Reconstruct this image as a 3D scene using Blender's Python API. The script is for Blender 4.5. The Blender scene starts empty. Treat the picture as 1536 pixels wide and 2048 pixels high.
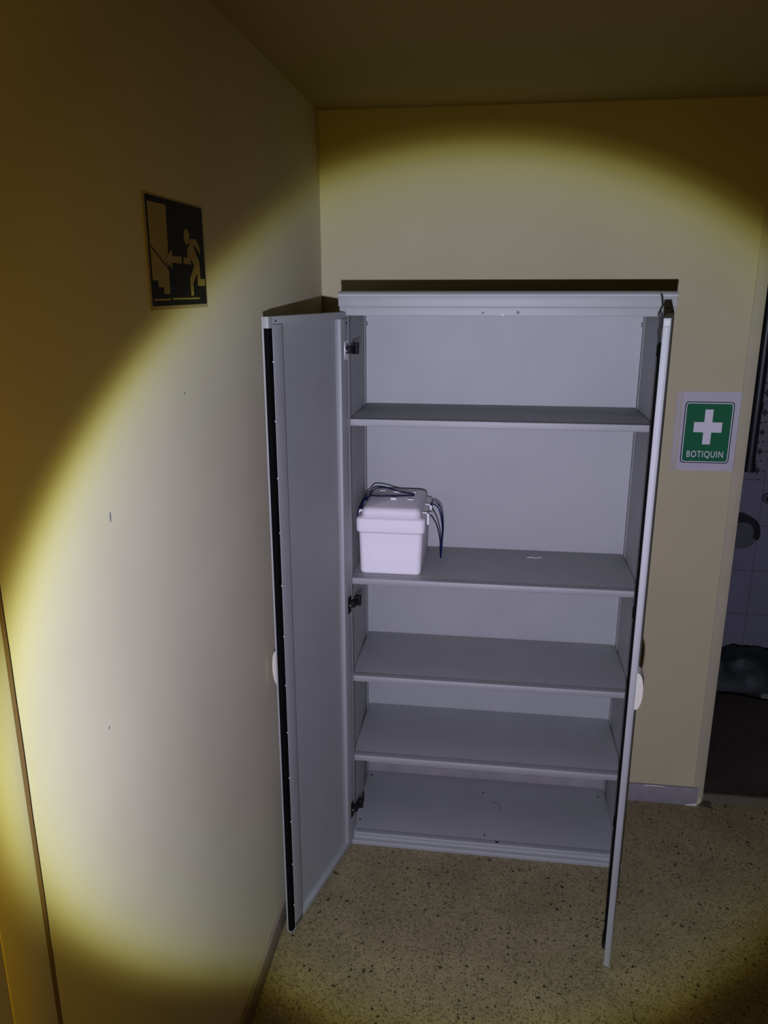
import bpy, bmesh, math, random
from mathutils import Vector, Matrix, noise
random.seed(7)
sc = bpy.context.scene
COL = sc.collection

# ------------------------------------------------------------------ camera
CAM = Vector((0.4791, -2.4671, 2.0043))
YAW, PITCH, ROLL, FPX = 0.1371, 0.2762, -0.0009, 1573.2
fw = Vector((-math.sin(YAW) * math.cos(PITCH), math.cos(YAW) * math.cos(PITCH), -math.sin(PITCH)))
rt = Vector((math.cos(YAW), math.sin(YAW), 0))
up = rt.cross(fw)
c_, s_ = math.cos(ROLL), math.sin(ROLL)
rt, up = c_ * rt + s_ * up, -s_ * rt + c_ * up
cd = bpy.data.cameras.new('camera')
cam = bpy.data.objects.new('camera', cd)
COL.objects.link(cam)
cam.matrix_world = Matrix(((rt.x, up.x, -fw.x, CAM.x), (rt.y, up.y, -fw.y, CAM.y), (rt.z, up.z, -fw.z, CAM.z), (0, 0, 0, 1)))
cd.sensor_fit = 'VERTICAL'
cd.sensor_height = 24.0
cd.lens = FPX / 2048 * 24.0
cd.clip_start = 0.02
sc.camera = cam

# ------------------------------------------------------------------ world, exposure
w = bpy.data.worlds.new('world')
sc.world = w
w.use_nodes = True
w.node_tree.nodes['Background'].inputs[0].default_value = (0.0, 0.0, 0.0, 1)
w.node_tree.nodes['Background'].inputs[1].default_value = 0.0
sc.view_settings.view_transform = 'Standard'
sc.view_settings.look = 'None'
sc.view_settings.gamma = 1.0
sc.view_settings.use_curve_mapping = False
sc.view_settings.exposure = 0.0

# ------------------------------------------------------------------ hand torch (the only light of the place)
TORCH = Vector((0.45, -2.70, 1.745))
AXIS = Vector((-0.012, 0.967, -0.254)).normalized()
ld = bpy.data.lights.new('torch', 'SPOT')
ld.energy = 215 * 1.3
ld.spot_size = math.radians(150)
ld.spot_blend = 0.3
ld.shadow_soft_size = 0.012
ld.use_nodes = True
nt = ld.node_tree
em = nt.nodes['Emission']
tc = nt.nodes.new('ShaderNodeTexCoord')
sx = nt.nodes.new('ShaderNodeSeparateXYZ')
nt.links.new(tc.outputs['Normal'], sx.inputs[0])
def lmath(op, a, b=None):
    n = nt.nodes.new('ShaderNodeMath'); n.operation = op
    if hasattr(a, 'links'): nt.links.new(a, n.inputs[0])
    else: n.inputs[0].default_value = a
    if b is not None: n.inputs[1].default_value = b
    return n.outputs[0]
ang = lmath('ARCCOSINE', lmath('MINIMUM', lmath('ABSOLUTE', sx.outputs['Z']), 1.0))
fac = lmath('DIVIDE', ang, math.radians(60))
ramp = nt.nodes.new('ShaderNodeValToRGB')
nt.links.new(fac, ramp.inputs[0])
# beam of the lamp: degrees off the axis -> colour (bluish core, yellow fringe, amber spill)
BEAM = [(0, (.95, .88, 1.25)), (10, (.94, .88, 1.24)), (18, (.93, .89, 1.26)), (23, (.97, .98, 1.28)),
        (25.6, (1.02, 1.06, 1.14)), (26.7, (1.0, 1.02, .82)), (27.6, (.70, .67, .27)), (28.3, (.30, .228, .04)), (29.1, (.125, .076, .007)),
        (31, (.115, .064, .005)), (41, (.060, .032, .002)), (58, (.050, .026, .002))]
el = ramp.color_ramp.elements
while len(el) > 1: el.remove(el[-1])
for i, (d, c) in enumerate(BEAM):
    e = el[0] if i == 0 else el.new(d / 60)
    e.position = d / 60
    e.color = (c[0] / 1.3, c[1] / 1.3, c[2] / 1.3, 1)
nt.links.new(ramp.outputs[0], em.inputs[0])
torch = bpy.data.objects.new('torch_light', ld)
COL.objects.link(torch)
torch.location = TORCH
torch.rotation_euler = AXIS.to_track_quat('-Z', 'Y').to_euler()

# ------------------------------------------------------------------ materials
def mat(name, col, rough=.6, metal=0, noise_amt=0, noise_scale=20, bump=0, bump_scale=300, spec=.4):
    m = bpy.data.materials.new(name); m.use_nodes = True
    t = m.node_tree; b = t.nodes['Principled BSDF']
    b.inputs['Base Color'].default_value = (*col, 1)
    b.inputs['Roughness'].default_value = rough
    b.inputs['Metallic'].default_value = metal
    b.inputs['Specular IOR Level'].default_value = spec
    g = t.nodes.new('ShaderNodeNewGeometry')
    if noise_amt:
        n = t.nodes.new('ShaderNodeTexNoise'); n.inputs['Scale'].default_value = noise_scale
        n.inputs['Detail'].default_value = 5
        t.links.new(g.outputs['Position'], n.inputs['Vector'])
        mr = t.nodes.new('ShaderNodeMapRange')
        mr.inputs[1].default_value = .3; mr.inputs[2].default_value = .7
        mr.inputs[3].default_value = 1 - noise_amt; mr.inputs[4].default_value = 1 + noise_amt
        t.links.new(n.outputs['Fac'], mr.inputs[0])
        mx = t.nodes.new('ShaderNodeMix'); mx.data_type = 'RGBA'; mx.blend_type = 'MULTIPLY'
        mx.inputs[0].default_value = 1; mx.inputs[6].default_value = (*col, 1)
        t.links.new(mr.outputs[0], mx.inputs[7])
        t.links.new(mx.outputs[2], b.inputs['Base Color'])
    if bump:
        n2 = t.nodes.new('ShaderNodeTexNoise'); n2.inputs['Scale'].default_value = bump_scale
        n2.inputs['Detail'].default_value = 3
        t.links.new(g.outputs['Position'], n2.inputs['Vector'])
        bp = t.nodes.new('ShaderNodeBump'); bp.inputs['Strength'].default_value = bump; bp.inputs['Distance'].default_value = .002
        t.links.new(n2.outputs['Fac'], bp.inputs['Height'])
        t.links.new(bp.outputs[0], b.inputs['Normal'])
    return m

def terrazzo(name, base, dark, light, dens=1.0):
    m = bpy.data.materials.new(name); m.use_nodes = True
    t = m.node_tree; b = t.nodes['Principled BSDF']; L = t.links.new
    b.inputs['Roughness'].default_value = .55
    b.inputs['Specular IOR Level'].default_value = .3
    g = t.nodes.new('ShaderNodeNewGeometry')
    def chips(scale, thr, keep, off):
        mp = t.nodes.new('ShaderNodeVectorMath'); mp.operation = 'ADD'; mp.inputs[1].default_value = (off, off * 1.7, 0)
        L(g.outputs['Position'], mp.inputs[0])
        nz = t.nodes.new('ShaderNodeTexNoise'); nz.inputs['Scale'].default_value = scale * 1.4
        L(mp.outputs[0], nz.inputs['Vector'])
        sc_ = t.nodes.new('ShaderNodeVectorMath'); sc_.operation = 'SCALE'; sc_.inputs['Scale'].default_value = .9 / scale
        L(nz.outputs['Color'], sc_.inputs[0])
        ad = t.nodes.new('ShaderNodeVectorMath'); ad.operation = 'ADD'
        L(mp.outputs[0], ad.inputs[0]); L(sc_.outputs[0], ad.inputs[1])
        v = t.nodes.new('ShaderNodeTexVoronoi'); v.inputs['Scale'].default_value = scale
        v.voronoi_dimensions = '2D'
        L(ad.outputs[0], v.inputs['Vector'])
        s = t.nodes.new('ShaderNodeSeparateColor'); L(v.outputs['Color'], s.inputs[0])
        kp = t.nodes.new('ShaderNodeMath'); kp.operation = 'LESS_THAN'; kp.inputs[1].default_value = keep
        L(s.outputs[0], kp.inputs[0])
        sz = t.nodes.new('ShaderNodeMath'); sz.operation = 'MULTIPLY_ADD'; sz.inputs[1].default_value = thr * .8; sz.inputs[2].default_value = thr * .45
        L(s.outputs[1], sz.inputs[0])
        ins = t.nodes.new('ShaderNodeMath'); ins.operation = 'LESS_THAN'
        L(v.outputs['Distance'], ins.inputs[0]); L(sz.outputs[0], ins.inputs[1])
        pr = t.nodes.new('ShaderNodeMath'); pr.operation = 'MULTIPLY'; L(kp.outputs[0], pr.inputs[0]); L(ins.outputs[0], pr.inputs[1])
        return pr.outputs[0]
    n = t.nodes.new('ShaderNodeTexNoise'); n.inputs['Scale'].default_value = 5; n.inputs['Detail'].default_value = 8
    L(g.outputs['Position'], n.inputs['Vector'])
    cr = t.nodes.new('ShaderNodeValToRGB')
    cr.color_ramp.elements[0].position = .3; cr.color_ramp.elements[0].color = (*[x * .78 for x in base], 1)
    cr.color_ramp.elements[1].position = .7; cr.color_ramp.elements[1].color = (*[x * 1.15 for x in base], 1)
    L(n.outputs['Fac'], cr.inputs[0])
    cur = cr.outputs[0]
    def over(cur, f, col, amt):
        mx = t.nodes.new('ShaderNodeMix'); mx.data_type = 'RGBA'
        ml = t.nodes.new('ShaderNodeMath'); ml.operation = 'MULTIPLY'; ml.inputs[1].default_value = amt
        L(f, ml.inputs[0]); L(ml.outputs[0], mx.inputs[0]); L(cur, mx.inputs[6]); mx.inputs[7].default_value = (*col, 1)
        return mx.outputs[2]
    cur = over(cur, chips(120, .42, .45, 3.1), light, .40)
    cur = over(cur, chips(200, .42, .45 * dens, 9.7), dark, .55)
    cur = over(cur, chips(110, .36, .36 * dens, 17.3), dark, .65)
    cur = over(cur, chips(48, .20, .13 * dens, 5.9), [x * .4 for x in dark], .9)
    L(cur, b.inputs['Base Color'])
    return m

M = {}
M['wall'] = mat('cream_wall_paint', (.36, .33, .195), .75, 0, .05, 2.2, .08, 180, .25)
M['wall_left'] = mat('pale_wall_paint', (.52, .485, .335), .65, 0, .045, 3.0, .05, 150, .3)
M['ceiling'] = mat('ceiling_paint', (.33, .28, .12), .85, 0, .05, 1.5, .2, 120, .2)
M['floor'] = terrazzo('terrazzo', (.195, .162, .082), (.05, .036, .018), (.26, .225, .12))
M['grout'] = mat('floor_grout', (.15, .13, .085), .9)
M['skirt'] = mat('grey_skirting', (.20, .185, .185), .6, 0, .12, 14)
M['skirt_l'] = mat('brown_skirting', (.17, .14, .11), .6, 0, .12, 14)
M['plaster'] = mat('broken_plaster', (.42, .40, .36), .9, 0, .1, 60)
M['metal'] = mat('grey_enamel', (.365, .38, .365), .68, .55, .03, 6, .04, 400, .5)
M['metal_dk'] = mat('slot_shade_and_chip_grey', (.16, .16, .17), .6)  # darkened enamel tone for the shade inside slots; also the chips
M['black'] = mat('black_rubber_and_hole_shade', (.003, .003, .003), .95, spec=.04)  # rubber, also the painted darkness of latch, bolt and screw holes
M['blackmetal'] = mat('black_steel', (.006, .006, .006), .6, spec=.25)
M['chrome'] = mat('zinc_plated_steel', (.75, .75, .75), .25, 1)
M['rivet'] = mat('white_rivet', (.8, .8, .8), .4)
M['handle'] = mat('ivory_plastic', (.46, .46, .36), .5)
M['foam'] = mat('white_foam', (.73, .715, .72), .9, 0, .02, 120, .2, 350, .2)
M['cord'] = mat('navy_cord', (.004, .006, .045), .9, spec=.1)
M['paper'] = mat('white_paper', (.36, .345, .36), .6, 0, .02, 20)
M['sleeve'] = mat('clear_tape', (.34, .315, .25), .4, 0, .05, 40)
M['green'] = mat('sign_green', (.006, .095, .035), .6, spec=.15)
M['dkgreen'] = mat('sign_dark_green', (.004, .022, .014), .6, spec=.15)
M['white'] = mat('sign_white', (.52, .51, .52), .6, spec=.2)
M['signback'] = mat('sign_backing', (.32, .27, .15), .7, spec=.15)
M['signdark'] = mat('sign_black_green', (.007, .008, .005), .7, spec=.15)
M['signpale'] = mat('sign_luminous_yellow', (.30, .25, .09), .7, spec=.15)
M['casing'] = mat('door_casing_paint', (.305, .278, .180), .75, 0, .06, 8, .1, 90)
M['leaf'] = mat('door_leaf_paint', (.46, .42, .31), .55, 0, .05, 8)
M['gap'] = mat('brown_gap', (.13, .075, .025), .9)
M['tile'] = mat('blue_grey_tile', (.125, .125, .15), .45, 0, .06, 5)
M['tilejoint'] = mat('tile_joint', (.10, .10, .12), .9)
M['border'] = mat('patterned_tile', (.125, .122, .13), .45, 0, .1, 60)
M['diamond'] = mat('patterned_tile_motif', (.015, .015, .02), .5)
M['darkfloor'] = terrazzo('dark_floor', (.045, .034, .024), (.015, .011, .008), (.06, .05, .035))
M['thresh'] = mat('threshold_strip', (.06, .046, .03), .6, 0, .1, 30)
M['bag'] = mat('dark_green_plastic', (.013, .020, .018), .45, 0, .3, 18, .5, 30)
M['pipe'] = mat('dark_pipe', (.012, .012, .015), .4)
M['fixture'] = mat('grey_fixture', (.055, .06, .065), .5)
M['fixture_dk'] = mat('dark_fixture', (.010, .011, .013), .4)
M['dirt'] = mat('dark_dirt', (.01, .009, .008), .9)
M['scrap'] = mat('white_scrap', (.75, .74, .74), .8)

# ------------------------------------------------------------------ helpers
class MB:
    def __init__(s): s.bm = bmesh.new()
    def box(s, x0, x1, y0, y1, z0, z1, bev=0, seg=2):
        r = bmesh.ops.create_cube(s.bm, size=1)
        for v in r['verts']:
            v.co = Vector(((x0 + x1) / 2 + v.co.x * (x1 - x0), (y0 + y1) / 2 + v.co.y * (y1 - y0), (z0 + z1) / 2 + v.co.z * (z1 - z0)))
        if bev:
            es = list({e for v in r['verts'] for e in v.link_edges})
            bmesh.ops.bevel(s.bm, geom=es, offset=bev, segments=seg, profile=.5, affect='EDGES')
        return s
    def prism(s, pts, axis, a0, a1):
        """closed polygon pts (2D) extruded along axis (0,1,2) from a0 to a1"""
        def P(p, a):
            if axis == 0: return (a, p[0], p[1])
            if axis == 1: return (p[0], a, p[1])
            return (p[0], p[1], a)
        A = [s.bm.verts.new(P(p, a0)) for p in pts]
        B = [s.bm.verts.new(P(p, a1)) for p in pts]
        s.bm.faces.new(A); s.bm.faces.new(B[::-1])
        n = len(pts)
        for i in range(n): s.bm.faces.new((A[i], A[(i + 1) % n], B[(i + 1) % n], B[i]))
        bmesh.ops.recalc_face_normals(s.bm, faces=s.bm.faces[:])
        return s
    def cyl(s, c, r, h, axis=2, seg=16, r2=None):
        m = Matrix.Translation(c)
        if axis == 0: m = m @ Matrix.Rotation(math.pi / 2, 4, 'Y')
        if axis == 1: m = m @ Matrix.Rotation(math.pi / 2, 4, 'X')
        bmesh.ops.create_cone(s.bm, cap_ends=True, segments=seg, radius1=r, radius2=r if r2 is None else r2, depth=h, matrix=m)
        return s
    def tube(s, pts, r, seg=8):
        pts = [Vector(p) for p in pts]
        rings = []
        for i, p in enumerate(pts):
            t = (pts[min(i + 1, len(pts) - 1)] - pts[max(i - 1, 0)])
            t = t.normalized() if t.length > 1e-9 else Vector((0, 0, 1))
            a = t.cross(Vector((.31, .77, .55))).normalized(); b = t.cross(a)
            rings.append([s.bm.verts.new(p + r * (math.cos(2 * math.pi * k / seg) * a + math.sin(2 * math.pi * k / seg) * b)) for k in range(seg)])
        for i in range(len(rings) - 1):
            # keep the rings aligned
            best = min(range(seg), key=lambda o: sum((rings[i][k].co - rings[i + 1][(k + o) % seg].co).length for k in range(seg)))
            rings[i + 1] = rings[i + 1][best:] + rings[i + 1][:best]
            for k in range(seg):
                s.bm.faces.new((rings[i][k], rings[i][(k + 1) % seg], rings[i + 1][(k + 1) % seg], rings[i + 1][k]))
        s.bm.faces.new(rings[0]); s.bm.faces.new(rings[-1])
        bmesh.ops.recalc_face_normals(s.bm, faces=s.bm.faces[:])
        return s
    def build(s, name, m, parent=None, smooth=False, flip=False, angle=25):
        me = bpy.data.meshes.new(name)
        if flip:
            for v in s.bm.verts: v.co.y = -v.co.y
            bmesh.ops.reverse_faces(s.bm, faces=s.bm.faces[:])
        s.bm.to_mesh(me); s.bm.free()
        me.materials.append(M[m] if isinstance(m, str) else m)
        if smooth:
            for p in me.polygons: p.use_smooth = True
            try: me.set_sharp_from_angle(angle=math.radians(angle))
            except Exception: pass
        o = bpy.data.objects.new(name, me); COL.objects.link(o)
        if parent: o.parent = parent
        return o
def box(name, m, x0, x1, y0, y1, z0, z1, parent=None, bev=0, seg=2):
    return MB().box(x0, x1, y0, y1, z0, z1, bev, seg).build(name, m, parent, smooth=bev > 0)
def copy(o, loc, parent=None):
    c = o.copy(); COL.objects.link(c); c.location = loc
    c.parent = parent if parent else o.parent
    return c
def tag(o, label, cat, group=None, kind=None):
    o['label'] = label; o['category'] = cat
    if group: o['group'] = group
    if kind: o['kind'] = kind
    return o
def struct(o, label, cat='wall'):
    return tag(o, label, cat, kind='structure')
def empty(name, loc):
    e = bpy.data.objects.new(name, None); COL.objects.link(e); e.location = loc; e.empty_display_size = .1
    return e
def spline(pts, n=8):
    """Catmull-Rom through pts"""
    P = [Vector(p) for p in pts]; P = [2 * P[0] - P[1]] + P + [2 * P[-1] - P[-2]]
    out = []
    for i in range(1, len(P) - 2):
        for k in range(n):
            t = k / n
            out.append(.5 * ((2 * P[i]) + (-P[i - 1] + P[i + 1]) * t + (2 * P[i - 1] - 5 * P[i] + 4 * P[i + 1] - P[i + 2]) * t * t + (-P[i - 1] + 3 * P[i] - 3 * P[i + 1] + P[i + 2]) * t ** 3))
    out.append(P[-2])
    return out

# ------------------------------------------------------------------ room
XL, YW, ZC = -0.1434, 0.4152, 2.588        # left wall, back wall, ceiling
XR, YF = 2.75, -7.5                        # right wall, wall behind the viewer
XO = 1.3715                                # left side of the doorway in the back wall
XO2, ZO = 2.25, 2.22                       # doorway right side and head
WT = 0.08
YB = 1.74                                  # tiled wall of the room beyond
# floor of separate terrazzo tiles over a bed
fl = struct(MB().box(XL - .1, XR + .1, -3.3, YW + WT, -.06, -.0015).box(XL - .1, XR + .1, YF - .1, -3.3, -.06, 0).build('floor', 'grout'), 'speckled beige terrazzo tile floor in front of the cabinet', 'floor')
TS = 0.333
tb = MB().box(-TS / 2 + .0006, TS / 2 - .0006, -TS / 2 + .0006, TS / 2 - .0006, -.004, 0)
proto = tb.build('floor_tile', 'floor', fl)
first = True
x = XL - .1 + .035 + TS / 2
xs, ys = [], []
while x < XR: xs.append(x); x += TS
y = YW - TS / 2 + .02
while y > -3.3: ys.append(y); y -= TS
for x in xs:
    for y in ys:
        if first: proto.location = (x, y, 0); first = False
        else: copy(proto, (x, y, 0))
struct(box('ceiling', 'ceiling', XL - .1, XR + .1, YF - .1, YW + .02, ZC, ZC + .06), 'dim cream painted ceiling above the cabinet', 'ceiling')
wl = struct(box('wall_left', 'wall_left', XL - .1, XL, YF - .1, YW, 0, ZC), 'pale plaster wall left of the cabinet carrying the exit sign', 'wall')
for (y, z, a, b) in ((-1.285, 1.64, .0035, .010), (-1.36, 1.29, .003, .003), (-.93, 1.80, .004, .003)):
    MB().prism([(y + a * math.cos(k), z + b * math.sin(k)) for k in range(6)], 0, XL - .001, XL + .0002).build('wall_mark', 'skirt', wl)
bw = MB().box(XL - .1, XO, YW, YW + WT, 0, ZC).box(XO2, XR + .1, YW, YW + WT, 0, ZC).box(XO, XO2, YW, YW + WT, ZO, ZC)
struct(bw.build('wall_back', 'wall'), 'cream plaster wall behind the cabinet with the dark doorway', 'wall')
struct(box('wall_right', 'wall', XR, XR + .1, YF - .1, YW, 0, ZC), 'cream plaster wall on the far right of the room', 'wall')
struct(box('wall_front', 'wall', XL - .1, XR + .1, YF - .1, YF, 0, ZC), 'cream plaster wall behind the viewer', 'wall')
# skirting boards
struct(box('baseboard_left', 'skirt_l', XL, XL + .010, -1.60, YW, 0, .078, bev=.003), 'brown grey skirting along the left wall', 'baseboard')
bb = MB().box(XL + .011, 1.352, YW - .012, YW, 0, .080, .003)
bbo = struct(bb.build('baseboard_back', 'skirt', smooth=True), 'grey skirting along the back wall behind the cabinet', 'baseboard')
chip = MB().prism([(1.305, .0), (1.352, .0), (1.353, .013), (1.33, .010), (1.312, .004)], 1, YW - .0128, YW - .011)
chip.build('plaster_chip', 'plaster', bbo)
pc = MB().prism([(1.14, .074), (1.17, .0765), (1.21, .076), (1.23, .0795), (1.20, .0812), (1.145, .0812)], 1, YW - .0126, YW - .0115)
pc.build('paint_flake', 'plaster', bbo)
# door frame strip on the end of the back wall
tr = MB().box(1.336, XO + .004, YW - .003, YW + WT + .006, 0.03, ZO + .04, .003)
tr.box(XO2 - .004, XO2 + .036, YW - .006, YW + WT + .006, 0, ZO + .04, .003).box(XO + .004, XO2 - .004, YW - .006, YW + WT + .006, ZO - .004, ZO + .04, .003)
tr1 = struct(tr.build('trim_1', 'casing', smooth=True), 'narrow cream frame strip around the dark doorway', 'door frame')
rub = MB()
for (cx, cy, r, h) in ((1.385, .405, .020, .006), (1.402, .396, .012, .005), (1.374, .402, .012, .012), (1.396, .42, .016, .008)):
    rub.prism([(cx + r * math.cos(a) * (.7 + .5 * random.random()), cy + .7 * r * math.sin(a) * (.7 + .5 * random.random())) for a in [k * math.pi / 3 for k in range(6)]], 2, 0.0005, h)
tag(rub.build('plaster_rubble', 'thresh'), 'small crumbled plaster lump at the foot of the doorway frame', 'rubble')
# left wall door with casing
cs = MB().box(XL, XL + .006, -1.698, -1.6075, 0, 2.16, .002).box(XL, XL + .006, -2.66, -2.57, 0, 2.16, .002).box(XL, XL + .006, -2.57, -1.698, 2.07, 2.16, .002)
cso = struct(cs.build('trim_2', 'wall_left', smooth=True), 'painted wooden door casing on the left wall', 'door frame')
gp = MB()
gpts = []
n = 60
for i in range(n + 1):
    z = .0 + 2.16 * i / n
    gpts.append((-1.6075 + .0085 + .0016 * noise.noise(Vector((z * 9, 1, 2))) + .0012 * noise.noise(Vector((z * 31, 4, 2))) - .004 * max(0, (1.0 - z)), z))
pl = [(-1.6085, 0)] + gpts + [(-1.6085, 2.16)]
gp.prism(pl, 0, XL, XL + .0052)
gp.build('gap_line', 'gap', cso)
dl = struct(box('door_1', 'leaf', XL, XL + .005, -2.57, -1.699, .008, 2.07, bev=.002), 'cream painted door leaf at the left edge', 'door')
MB().cyl((XL + .025, -2.50, 1.02), .011, .04, 0).box(XL + .04, XL + .055, -2.51, -2.39, 1.01, 1.03, .006).build('door_handle', 'chrome', dl, smooth=True)

# room beyond the doorway
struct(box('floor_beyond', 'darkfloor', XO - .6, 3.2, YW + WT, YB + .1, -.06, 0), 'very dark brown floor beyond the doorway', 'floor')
th = MB().box(XO + .02, XO2, YW + WT - .012, YW + WT + .004, -.01, .006, .002)
struct(th.build('trim_3', 'thresh', smooth=True), 'thin worn threshold strip in the doorway', 'threshold')
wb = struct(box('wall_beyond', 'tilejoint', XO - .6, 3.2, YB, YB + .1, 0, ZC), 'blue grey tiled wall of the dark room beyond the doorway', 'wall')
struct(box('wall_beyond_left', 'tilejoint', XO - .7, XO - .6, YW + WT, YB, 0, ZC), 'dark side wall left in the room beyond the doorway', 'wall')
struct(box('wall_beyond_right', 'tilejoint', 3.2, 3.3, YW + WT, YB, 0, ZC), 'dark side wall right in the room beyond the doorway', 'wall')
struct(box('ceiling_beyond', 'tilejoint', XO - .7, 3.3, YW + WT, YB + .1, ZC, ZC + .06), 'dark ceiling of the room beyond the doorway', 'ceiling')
tw, thh = .20, .25
pt = MB().box(0.0012, tw - .0012, -.006, .001, .0012, thh - .0012, .001, 1).build('wall_tile', 'tile', wb)
k = 0
BX0, BX1 = 1.805, 1.892
for i in range(9):
    for j in range(10):
        xx = 1.092 + i * tw; zz = .05 + j * thh
        if k == 0: pt.location = (xx, YB, zz)
        else: copy(pt, (xx, YB, zz))
        k += 1
bt = MB().box(0.001, BX1 - BX0 - .001, -.009, -.005, .001, .099, .001, 1).build('border_tile', 'border', wb)
dm = MB()
cxm, czm, q = (BX1 - BX0) / 2, .05, .019
star = []
for a in range(8):
    r = q if a % 2 == 0 else q * .55
    star.append((cxm + r * math.cos(a * math.pi / 4) * .9, czm + r * math.sin(a * math.pi / 4) * 1.15))
dm.prism(star, 1, -.0098, -.0085)
for (ox, oz) in ((.010, .002), (-.012, .098 - .001), (.03, .047), (-.03, .047)):
    dm.prism([(cxm + ox + .006 * math.cos(a * math.pi / 2), czm - .05 + oz + .006 * math.sin(a * math.pi / 2)) for a in range(4)], 1, -.0096, -.0085)
dmo = dm.build('motif', 'diamond', bt)
bt.location = (BX0, YB, 1.05)
for j in range(1, 13):
    b2 = copy(bt, (BX0, YB, 1.05 + j * .10))
    d2 = dmo.copy(); COL.objects.link(d2); d2.parent = b2

# dark pipe, round fixture, valve on the tiled wall
pp = empty('wall_pipe', (1.797, YB - .045, 1.11))
MB().cyl((0, 0, .60), .024, 1.19, 2, 16).build('tube', 'pipe', pp, smooth=True)
MB().cyl((0, 0, .012), .030, .04, 2, 16).build('end_cap', 'fixture_dk', pp, smooth=True)
MB().cyl((0, 0, .32), .028, .03, 2, 16).box(-.006, .006, 0, .044, .31, .33).build('bracket', 'fixture_dk', pp, smooth=True)
tag(pp, 'dark vertical pipe on the tiled wall seen through the doorway', 'pipe')
fx = empty('paper_dispenser', (1.785, YB - .009, .785))
MB().cyl((0, -.045, 0), .085, .08, 1, 32).build('body', 'fixture', fx, smooth=True)
arc = []
for a in range(0, 13): arc.append((.09 * math.cos(-.4 + a * .25), .09 * math.sin(-.4 + a * .25)))
for a in range(12, -1, -1): arc.append((.06 * math.cos(-.4 + a * .25), .06 * math.sin(-.4 + a * .25)))
MB().prism(arc, 1, -.092, -.003).build('cover', 'fixture_dk', fx)
tag(fx, 'round dark grey dispenser on the tiled wall beside the doorway frame', 'dispenser')
vl = empty('wall_valve', (1.915, YB - .009, .955))
MB().cyl((0, -.012, 0), .028, .018, 1, 20).build('flange', 'fixture', vl, smooth=True)
MB().cyl((0, -.035, 0), .012, .05, 1, 14).box(-.008, .04, -.062, -.048, -.008, .008, .004).build('lever', 'fixture_dk', vl, smooth=True)
tag(vl, 'small dark valve on the tiled wall at the right edge', 'valve')
# crumpled bag on the far floor
bmb = MB()
nx, ny = 46, 22
grid = []
for i in range(nx + 1):
    row = []
    for j in range(ny + 1):
        u, v = i / nx, j / ny
        x = 1.50 + u * 1.05; y = YB - .34 + v * .325
        prof = (math.sin(math.pi * min(1, max(0, u))) ** .35) * (min(1, v * 3.2) ** .6) * (1 if v < .8 else max(.0, 1 - (v - .8) * 3.0))
        hz = (.150 - .06 * max(0, min(1, (u - .32) * 2.6))) * prof * (1 + .34 * noise.noise(Vector((x * 7, y * 9, 3))) + .15 * noise.noise(Vector((x * 19, y * 23, 7))))
        row.append(bmb.bm.verts.new((x, y, max(.0005, hz))))
    grid.append(row)
for i in range(nx):
    for j in range(ny):
        bmb.bm.faces.new((grid[i][j], grid[i + 1][j], grid[i + 1][j + 1], grid[i][j + 1]))
base = [[bmb.bm.verts.new((grid[i][j].co.x, grid[i][j].co.y, 0)) for j in (0, ny)] for i in range(nx + 1)]
for i in range(nx):
    bmb.bm.faces.new((base[i][0], base[i + 1][0], grid[i + 1][0], grid[i][0]))
    bmb.bm.faces.new((grid[i][ny], grid[i + 1][ny], base[i + 1][1], base[i][1]))
    bmb.bm.faces.new((base[i][0], base[i][1], base[i + 1][1], base[i + 1][0]))
bmb.bm.faces.new([base[0][0]] + grid[0] + [base[0][1]]); bmb.bm.faces.new([base[nx][0]] + grid[nx] + [base[nx][1]])
bmesh.ops.recalc_face_normals(bmb.bm, faces=bmb.bm.faces[:])
tag(bmb.build('plastic_bag', 'bag', smooth=True, angle=70), 'crumpled dark plastic sheet lying along the far tiled wall', 'bag')
cb = MB().tube(spline([(1.52, 1.36, .006), (1.75, 1.372, .006), (1.90, 1.33, .006), (2.05, 1.36, .006), (2.4, 1.33, .006)]), .005, 6)
tag(cb.build('floor_cable', 'black', smooth=True), 'black cable lying on the dark floor before the plastic sheet', 'cable')
scp = MB().prism([(1.905, 1.60), (1.945, 1.585), (1.975, 1.60), (1.97, 1.63), (1.93, 1.645), (1.91, 1.63)], 2, .0005, .012)
scp.bm.verts.ensure_lookup_table()
o_ = scp.build('paper_scrap', mat('grey_scrap', (.22, .20, .17), .9)); o_.location = (-.02, -.26, 0)
tag(o_, 'small pale scrap on the dark floor beside the cable', 'scrap')

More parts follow.
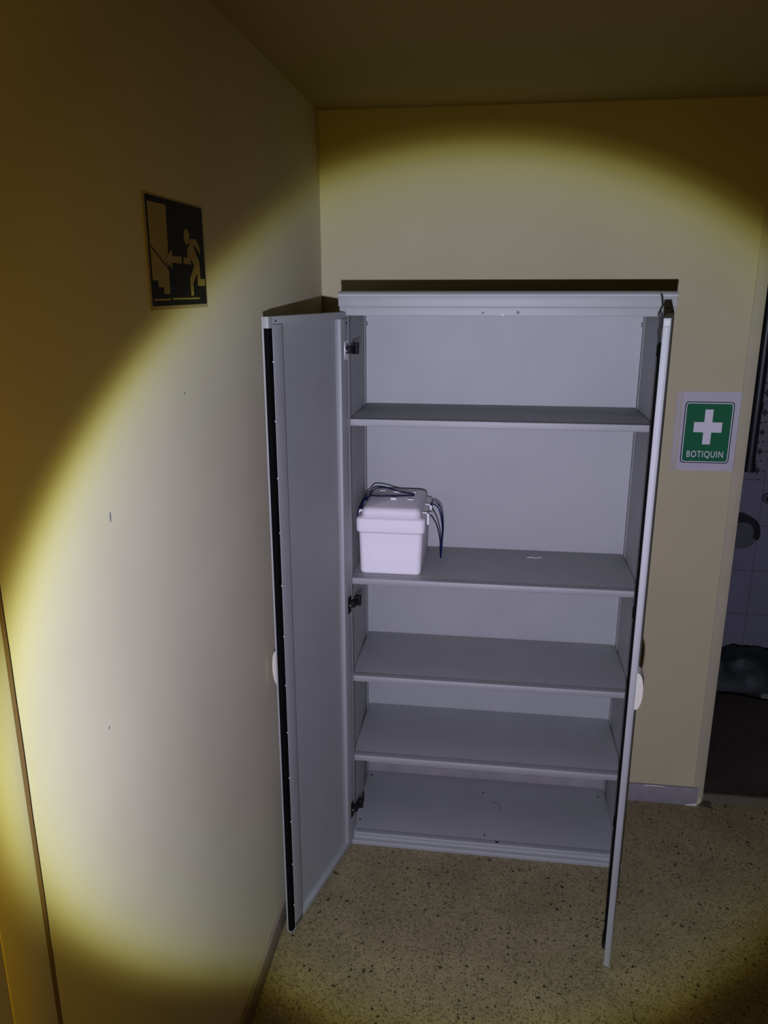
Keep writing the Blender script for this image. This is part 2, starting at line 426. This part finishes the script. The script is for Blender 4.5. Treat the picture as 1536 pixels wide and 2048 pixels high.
# ------------------------------------------------------------------ cabinet
cab = tag(empty('metal_cabinet', (.5, .2, 0)), 'tall grey metal cabinet with four shelves and two open doors', 'cabinet')
OX, OY = .5, .2
def cpart(name, mb, m, parent=None, smooth=False):
    for v in mb.bm.verts:
        v.co.x -= OX; v.co.y -= OY
    return mb.build(name, m, parent or cab, smooth)
YBK = .4146 - .004
FY = .021                                   # front of the carcass sides
for sgn in (0, 1):
    X = (lambda a: a) if sgn == 0 else (lambda a: 1 - a)
    def bx(mb, x0, x1, *r, **k):
        a, b = sorted((X(x0), X(x1))); return mb.box(a, b, *r, **k)
    sp = bx(MB(), .001, .017, FY + .002, YBK, .0, 1.93, bev=.001)
    sp = cpart('side_panel', sp, 'metal', smooth=True)
    lp = bx(MB(), .001, .0235, FY, FY + .006, .0, 1.93, bev=.0015)
    bx(lp, .019, .0235, FY, FY + .032, .046, 1.925, bev=.001)
    lp = cpart('front_lip', lp, 'metal', sp, smooth=True)
    rl = bx(MB(), .016, .0185, YBK - .036, YBK - .001, .05, 1.92, bev=.0005)
    cpart('shelf_rail', rl, 'metal', sp)
    sl = MB()
    z = .09
    while z < 1.88:
        bx(sl, .0180, .0190, YBK - .024, YBK - .014, z, z + .009); z += .026
    sl = cpart('rail_slots', sl, 'metal_dk', sp); sl['kind'] = 'stuff'  # dark blocks on the rail, shade of the open slots put into their colour
    b_ = MB().cyl((X(.0215), YBK - .012, 1.885), .007, .008, 0, 12)
    cpart('rail_bolt', b_, 'chrome', sp, smooth=True)
cpart('back_panel', MB().box(.001, .999, YBK - .003, YBK, 0, 1.95, .0008), 'metal')
# top: rounded nosing, fascia, lower rail
tp = MB()
prof = [(0.0, 1.984), (-.004, 1.984)]
for k in range(0, 9):
    a = math.pi / 2 * k / 8
    prof.append((-.004 + .016 * (1 - math.cos(a)), 1.984 + .001 + .0135 * math.sin(a)))
prof += [(YBK, 1.9985), (YBK, 1.984)]
tp.prism(prof, 0, -.003, 1.003)
cap = cpart('top_cap', tp, 'metal', smooth=True)
cpart('fascia', MB().box(-.003, 1.003, 0, .018, 1.9525, 1.9825, .0012).box(-.001, 1.001, .003, .018, 1.976, 1.986), 'metal', cap, smooth=True)
cpart('lower_rail', MB().box(0.0, 1.0, .0015, .019, 1.9255, 1.9515, .0012).box(.002, .998, .005, .019, 1.945, 1.955), 'metal', cap, smooth=True)
cpart('ceiling_plate', MB().box(.017, .983, .019, YBK - .003, 1.93, 1.935), 'metal', cap)
for (x, z, s) in ((.44, 1.935, .004), (.545, 1.936, .005), (.50, 1.929, .003)):
    m_ = MB().prism([(x + s * 1.4 * math.cos(a * .9) * (.6 + .5 * random.random()), z + s * math.sin(a * .9) * (.6 + .5 * random.random())) for a in range(7)], 1, .0008, .0018)
    cpart('paint_chip', m_, 'metal_dk' if x != .50 else 'scrap', cap)
# shelves
for z in (1.6001, 1.0525, .6837, .3621):
    sh = MB().box(.0195, .9805, .0245 + .009, YBK - .004, z - .022, z - .002, .001)
    sh.box(.0245, .9755, .0565 - .003, YBK - .004, z - .003, z, .0008)
    sh.box(.0245, .9755, .0245, .056, z - .0225, z, .0022)
    cpart('shelf', sh, 'metal', smooth=True)
# bottom and plinth
bp = MB().box(.017, .983, .012, YBK - .004, .030, .0450, .001).box(.029, .971, .006, .03, .032, .0462, .0015)
bpo = cpart('bottom_panel', bp, 'metal', smooth=True)
cpart('plinth_recess', MB().box(.003, .997, .011, .04, .012, .034), 'metal', bpo)
cpart('plinth', MB().box(.001, .999, -.006, .022, .0, .0185, .002), 'metal', bpo, smooth=True)
cpart('latch_hole', MB().box(.548, .560, .016, .022, .0455, .0475), 'black', bpo)  # black block, painted for the darkness inside the hole
for (x, y) in ((.508, .052), (.5, .31), (.035, .37), (.955, .345), (.034, .08)):
    cpart('painted_bolt_hole', MB().cyl((x, y, .0455), .0032, .002, 2, 10), 'black', bpo)  # black discs on the panel, shade inside bolt holes painted on

# doors: local s along the door from its hinge, t through it (0 = outside), z up
def door(side, O, d):
    g = 1 if side == 'L' else -1
    rz = math.atan2(d[1], d[0])
    T = .020 if side == 'L' else .0175
    S0, S1 = -.019, .466
    Z0, Z1 = .006, 1.937
    R_ = empty('x', (0, 0, 0)); bpy.data.objects.remove(R_)
    def fin(mb, name, m, parent, smooth=True):
        return mb.build(name, m, parent, smooth, flip=(g < 0))
    k = MB().box(S0, S1, 0, .003, Z0, Z1, .001)
    D = fin(k, 'door', 'metal', cab)
    D.location = (O[0] - OX, O[1] - OY, 0); D.rotation_euler = (0, 0, rz)
    fin(MB().box(S0, S1 - (.022 if side == 'L' else 0), .002, T, Z1 - .020, Z1 - .0005, .0012), 'top_flange', 'metal', D)
    fin(MB().box(S0, S1 - .022, .002, T, Z0 + .0005, Z0 + .020, .0012), 'bottom_flange', 'metal', D)
    fin(MB().box(S0, .034, .002, T - .0005, Z0 + .021, Z1 - .021, .001), 'hinge_stiffener', 'metal', D)
    fin(MB().box(.393, .445, .002, T, Z0 + .0, Z1 - .021, .001), 'edge_stiffener', 'metal', D)
    fin(MB().box(.034, .393, .003, .0045, Z0 + .02, Z1 - .02), 'inner_panel', 'metal', D)
    fin(MB().box(.036, .040, .0044, .0062, Z0 + .021, Z1 - .021, .0006).box(.385, .392, .0044, .0055, Z0 + .021, Z1 - .021, .0004), 'panel_fold', 'metal', D)
    if side == 'L':
        fin(MB().box(S1 - .0225, S1, .002, T, Z1 - .030, Z1 - .0005, .001), 'corner_cap', 'metal', D)
        fin(MB().box(.4452, S1 - .0004, .003, .0055, Z0, Z1 - .03), 'edge_lip', 'metal', D)
        fin(MB().box(.4455, S1 - .001, .0055, T - .0008, Z0 + .004, Z1 - .0305), 'seal_strip', 'black', D)
        pr = MB().cyl((.4475, T - .0006, 1.821), .0022, .002, 1, 10)
        pr = fin(pr, 'rivet', 'rivet', D)
        for i in range(1, 12): copy(pr, (0, 0, -.1565 * i))
        fin(MB().box(S1 - .026, S1 - .001, .003, T + .0006, Z0 - .0005, Z0 + .0025), 'bottom_lip', 'metal', D)
        for (s, z) in ((.428, 1.925), (-.008, 1.903)):
            fin(MB().cyl((s, T, z), .003, .0012, 1, 10), 'screw_hole', 'black', D)  # flat black discs, their colour standing for the dark inside
    else:
        fin(MB().box(.4452, S1, .003, T, Z0, Z1 - .02, .001), 'edge_channel', 'metal', D)
        rod = fin(MB().box(.436, .452, T - .001, T + .0075, Z0 + .07, Z1 - .06), 'locking_rod', 'black', D)
        fin(MB().prism([(T + .0005, .05), (T + .009, .055), (T + .012, .075), (T + .007, .10), (T + .0005, .10)], 0, .438, .450), 'rod_tip', 'blackmetal', D)
        hk = MB().tube([(.440, T + .002, 1.86), (.440, T + .007, 1.885), (.440, T + .0105, 1.905), (.440, T + .003, 1.925), (.440, T + .006, 1.945), (.440, T + .009, 1.953)], .0028, 8)
        fin(hk, 'rod_hook', 'blackmetal', D)
    # hinges
    for i, z in enumerate((1.82, .965, .150)):
        h = fin(MB().box(-.014, .010, T - .001, T + .0022, z - .030, z + .030, .0008), 'hinge_plate', 'chrome' if i == 0 else 'blackmetal', D)
        a = MB().box(-.040, -.002, T + .001, T + .016, z - .010, z + .012, .002).box(-.050, -.036, T + .004, T + .024, z - .014, z + .022, .002)
        a.cyl((-.030, T + .010, z + .016), .004, .014, 2, 10)
        fin(a, 'hinge_arm', 'blackmetal', D)
        fin(MB().cyl((-.002, T + .004, z - .002), .005, .006, 1, 12), 'hinge_screw', 'chrome', D)
    # bow handle on the outer face
    hz, hh, hp = (.938, .056, .019)
    pts = [(0.0005, hz - hh)] + [(-hp * math.sin(math.pi * q / 14) ** .8, hz - hh * math.cos(math.pi * q / 14)) for q in range(1, 14)] + [(0.0005, hz + hh)]
    fin(MB().prism(pts, 0, .412, .455), 'handle', 'handle', D)
    return D
vL = Vector((-.117, -.4511)).normalized(); vR = Vector((-.1015, -.455)).normalized()
DL = door('L', (0.0, 0.0), vL)
DR = door('R', (.9975, 0.0), vR)

# ------------------------------------------------------------------ foam box
Z2 = 1.0525
fb = tag(empty('foam_box', (.15, .225, Z2)), 'white foam cool box with lid and navy cord handles', 'box')
def rrect(x0, x1, y0, y1, r, n=6):
    out = []
    for (cx, cy, a0) in ((x1 - r, y0 + r, -90), (x1 - r, y1 - r, 0), (x0 + r, y1 - r, 90), (x0 + r, y0 + r, 180)):
        for k in range(n + 1):
            a = math.radians(a0 + 90 * k / n); out.append((cx + r * math.cos(a), cy + r * math.sin(a)))
    return out
def loft(mb, rings):
    R = [[mb.bm.verts.new(p) for p in ring] for ring in rings]
    for i in range(len(R) - 1):
        n = len(R[i])
        for k in range(n): mb.bm.faces.new((R[i][k], R[i][(k + 1) % n], R[i + 1][(k + 1) % n], R[i + 1][k]))
    mb.bm.faces.new(R[0][::-1]); mb.bm.faces.new(R[-1])
    bmesh.ops.recalc_face_normals(mb.bm, faces=mb.bm.faces[:])
    return mb
def lev(x0, x1, y0, y1, r, z): return [(a, b, z) for a, b in rrect(x0 - .15, x1 - .15, y0 - .225, y1 - .225, r)]
X0, X1, Y0, Y1 = .040, .261, .068, .385
body = loft(MB(), [lev(X0 + .014, X1 - .014, Y0 + .014, Y1 - .014, .012, 0), lev(X0 + .007, X1 - .009, Y0 + .006, Y1 - .006, .014, .004), lev(X0 + .004, X1 - .006, Y0 + .003, Y1 - .003, .017, .012),
                   lev(X0 + .001, X1 - .001, Y0, Y1, .018, .149), lev(X0 + .003, X1 - .003, Y0 + .003, Y1 - .003, .018, .150)])
body.build('body', 'foam', fb, True, angle=75)
e = .008
LX0, LX1, LY0, LY1 = X0 - e, X1 + e, Y0 - e, Y1 + .008
lid = loft(MB(), [lev(LX0 + .007, LX1 - .007, LY0 + .007, LY1 - .007, .016, .1502), lev(LX0 + .002, LX1 - .002, LY0 + .002, LY1 - .002, .018, .155), lev(LX0, LX1, LY0, LY1, .02, .162),
                  lev(LX0, LX1, LY0, LY1, .02, .198), lev(LX0 + .003, LX1 - .003, LY0 + .003, LY1 - .003, .02, .203),
                  lev(LX0 + .016, LX1 - .016, LY0 + .014, LY1 - .014, .02, .204), lev(LX0 + .018, LX1 - .018, LY0 + .017, LY1 - .017, .022, .222),
                  lev(LX0 + .022, LX1 - .022, LY0 + .022, LY1 - .022, .022, .231), lev(LX0 + .031, LX1 - .031, LY0 + .034, LY1 - .034, .022, .236)])
lido = lid.build('lid', 'foam', fb, True, angle=75)
for (x, y, sx_, sy_, h) in ((.145, .205, .010, .009, .006), (.145, .305, .012, .004, .003), (.205, .205, .011, .004, .003), (.205, .305, .010, .004, .003), (.09, .32, .012, .004, .002)):
    MB().box(x - .15 - sx_, x - .15 + sx_, y - .225 - sy_, y - .225 + sy_, .2345, .2365 + h, .0015).build('lid_nub', 'foam', lido, True)
for y in (.150, .262):
    MB().box(LX1 - .15 - .002, LX1 - .15 + .008, y - .225, y + .012 - .225, .162, .207, .002).box(LX1 - .15 - .018, LX1 - .15 + .008, y - .225, y + .012 - .225, .200, .207, .002).build('lid_lug', 'foam', lido, True)
    MB().box(LX0 - .15 - .006, LX0 - .15 + .014, y - .225, y + .012 - .225, .175, .209, .002).build('lid_lug', 'foam', lido, True)
def W(p): return (p[0] - .15, p[1] - .225, p[2] - Z2)
zt = Z2 + .239
c1 = [(.030, .10, Z2 + .17), (.032, .13, Z2 + .215), (.046, .20, zt + .004), (.056, .225, zt + .012), (.066, .275, zt + .022), (.10, .295, zt + .018), (.15, .28, zt + .008), (.205, .262, zt + .003),
      (.212, .252, zt + .001), (.203, .246, zt + .001), (.15, .236, zt + .001), (.09, .222, zt + .002), (.058, .21, zt + .004), (.040, .20, Z2 + .225), (.028, .19, Z2 + .18)]
MB().tube([W(p) for p in spline(c1, 6)], .0023, 8).build('cord_handle', 'cord', fb, True)
RX = LX1 + .006
c2 = [(RX - .004, .262, Z2 + .204), (RX + .010, .262, Z2 + .206), (RX + .028, .262, Z2 + .188), (RX + .040, .260, Z2 + .130), (RX + .040, .256, Z2 + .065), (RX + .038, .250, Z2 + .010),
      (RX + .036, .247, Z2 + .030), (RX + .034, .24, Z2 + .085), (RX + .024, .21, Z2 + .145), (RX + .008, .165, Z2 + .192), (RX - .004, .156, Z2 + .204)]
MB().tube([W(p) for p in spline(c2, 6)], .0023, 8).build('cord_handle', 'cord', fb, True)
c3 = [(RX - .004, .268, Z2 + .206), (RX + .012, .268, Z2 + .212), (RX + .034, .268, Z2 + .188), (RX + .043, .264, Z2 + .120), (RX + .041, .256, Z2 + .060), (RX + .039, .250, Z2 + .008)]
MB().tube([W(p) for p in spline(c3, 6)], .0016, 8).build('cord_handle', 'cord', fb, True)

# scraps in the cabinet
sc_ = MB()
for k in range(5):
    cx, cy = .632 + k * .011, .322 + .004 * math.sin(k * 2.1)
    sc_.prism([(cx + .008 * math.cos(a) * (.6 + .6 * random.random()), cy + .0055 * math.sin(a) * (.6 + .6 * random.random())) for a in [q * math.pi / 3 for q in range(6)]], 2, Z2 + .0002, Z2 + .0012)
tag(sc_.build('paper_shred', 'scrap'), 'tiny torn white paper shred on the shelf of the foam box', 'scrap')
hr = MB().tube(spline([(.535, .255, .0462), (.560, .245, .0466), (.566, .215, .0464), (.560, .195, .0462)]), .0006, 5)
tag(hr.build('loose_hair', 'dirt', smooth=True), 'thin curved dark hair on the cabinet bottom', 'hair')

# ------------------------------------------------------------------ first-aid notice on the back wall
nb = tag(empty('notice_sheet', (1.232, YW, 1.517)), 'white sheet with a green first-aid cross sign taped beside the cabinet', 'sign')
def flat(mb, name, m, t0, t1, parent=nb): return mb
def N(name, pts, m, y0, y1, parent=nb):
    return MB().prism([(a - 1.232, b - 1.517) for a, b in pts], 1, -y1, -y0).build(name, m, parent)
N('paper', [(1.137, 1.658), (1.336, 1.660), (1.3355, 1.378), (1.137, 1.3775)], 'paper', .0002, .0009)
N('tape', [(1.118, 1.660), (1.142, 1.660), (1.142, 1.377), (1.118, 1.377)], 'sleeve', .0003, .0012)
N('tape', [(1.1285, 1.655), (1.1325, 1.656), (1.131, 1.43), (1.126, 1.40)], 'paper', .0010, .0016)
GX0, GX1, GZ0, GZ1 = 1.1515, 1.3175, 1.405, 1.624
def rr(i, r): return rrect(GX0 + i, GX1 - i, GZ0 + i, GZ1 - i, r)
N('outer_border', rr(0, .012), 'dkgreen', .0009, .0013)
N('white_line', rr(.0035, .010), 'white', .0013, .0016)
gp_ = N('green_panel', rr(.0065, .0085), 'green', .0016, .0019)
cx, cz, a, L_ = 1.2345, 1.533, .0135, .0475
cx, cz = 1.2345, 1.535
L2 = .062
cr_ = [(-a, -L2), (a, -L2), (a, -.019), (L_, -.019), (L_, .017), (a, .017), (a, L2), (-a, L2), (-a, .017), (-L_, .017), (-L_, -.019), (-a, -.019)]
N('cross', [(cx + p, cz + q) for p, q in cr_], 'white', .0019, .0022)
tcv = bpy.data.curves.new('lettering', 'FONT'); tcv.body = 'BOTIQUIN'; tcv.size = .0330; tcv.align_x = 'CENTER'; tcv.extrude = .0002; tcv.offset = .0002; tcv.space_character = 1.14
tob = bpy.data.objects.new('lettering_source', tcv); COL.objects.link(tob)
bpy.context.view_layer.update()
tme = bpy.data.meshes.new_from_object(tob.evaluated_get(bpy.context.evaluated_depsgraph_get()))
bpy.data.objects.remove(tob); bpy.data.curves.remove(tcv)
wd = max(v.co.x for v in tme.vertices) - min(v.co.x for v in tme.vertices)
mx_ = (max(v.co.x for v in tme.vertices) + min(v.co.x for v in tme.vertices)) / 2
for v in tme.vertices:
    v.co = Vector(((v.co.x - mx_) * .124 / wd, -.0021 - v.co.z, v.co.y))
tme.materials.clear(); tme.materials.append(M['white'])
tl = bpy.data.objects.new('lettering', tme); COL.objects.link(tl); tl.parent = nb
tl.location = (1.2345 - 1.232, 0, 1.4265 - 1.517)

# ------------------------------------------------------------------ emergency exit sign on the left wall
es = tag(empty('exit_sign', (XL, -.913, 2.07)), 'dark emergency exit pictogram of a person heading through a door', 'sign')
def E_(name, pts, m, t0, t1):
    return MB().prism([(p + .913, q - 2.07) for p, q in pts], 0, t0, t1).build(name, m, es)
E_('backing', [(-1.064, 2.1705), (-.7675, 2.1705), (-.7675, 1.967), (-1.064, 1.967)], 'signback', 0, .0012)
E_('panel', rrect(-1.0527, -.772, 1.974, 2.1672, .004), 'signdark', .0012, .0018)
E_('doorway_shape', [(-1.0455, 2.1558), (-0.9634, 2.1568), (-0.9656, 2.0777), (-0.9681, 2.0392), (-0.9697, 1.9958), (-0.9974, 1.996), (-0.9965, 2.0078), (-1.0206, 2.0083), (-1.021, 2.0199), (-1.0453, 2.0196)], 'signpale', .0018, .0021)
hd = [(-.8668 + .0147 * math.cos(k * math.pi / 10), 2.1055 + .0148 * math.sin(k * math.pi / 10)) for k in range(20)]
E_('head', hd, 'signpale', .0018, .0021)
E_('figure', [[-0.8498, 2.1021], [-0.8192, 2.1038], [-0.8071, 2.0958], [-0.7939, 2.0814], [-0.7989, 2.0758], [-0.8061, 2.0796], [-0.8255, 2.0908], [-0.8351, 2.0903], [-0.8206, 2.0749], [-0.8038, 2.0592], [-0.8039, 2.0255], [-0.7776, 2.0251], [-0.7801, 2.011], [-0.8184, 2.0115], [-0.8173, 2.0287], [-0.8219, 2.0355], [-0.8354, 2.0258], [-0.8467, 2.0162], [-0.8455, 1.9917], [-0.8588, 1.9918], [-0.8599, 2.0268], [-0.8442, 2.0405], [-0.8345, 2.0515], [-0.8462, 2.0605], [-0.8675, 2.0664], [-0.8664, 2.0822], [-0.8538, 2.0907]], 'signpale', .0018, .0021)
E_('arrow_outline', [(-.9835, 2.0602), (-.9505, 2.0795), (-.9485, 2.0785), (-.9815, 2.0600), (-.9640, 2.0415), (-.9665, 2.0410)], 'signdark', .0021, .0023)
E_('arrow', [[-0.9803, 2.0599], [-0.9474, 2.0785], [-0.9488, 2.066], [-0.9001, 2.0659], [-0.9025, 2.0529], [-0.9497, 2.054], [-0.9527, 2.042]], 'signpale', .0019, .0022)
E_('arrow_tail', [[-0.8894, 2.0656], [-0.8548, 2.0649], [-0.8514, 2.0526], [-0.8917, 2.0536]], 'signpale', .0018, .0021)
E_('slanted_line', [[-1.045, 2.0816], [-0.966, 2.0420], [-0.968, 2.0390], [-1.0454, 2.0788]], 'signdark', .0021, .0023)
E_('ground_line', [[-1.0456, 1.9872], [-0.9698, 1.9869], [-0.9704, 1.9838], [-1.0463, 1.9838]], 'signpale', .0018, .0021)
E_('ground_line', [[-0.9578, 1.9881], [-0.8148, 1.9875], [-0.8153, 1.9845], [-0.9585, 1.9846]], 'signpale', .0018, .0021)
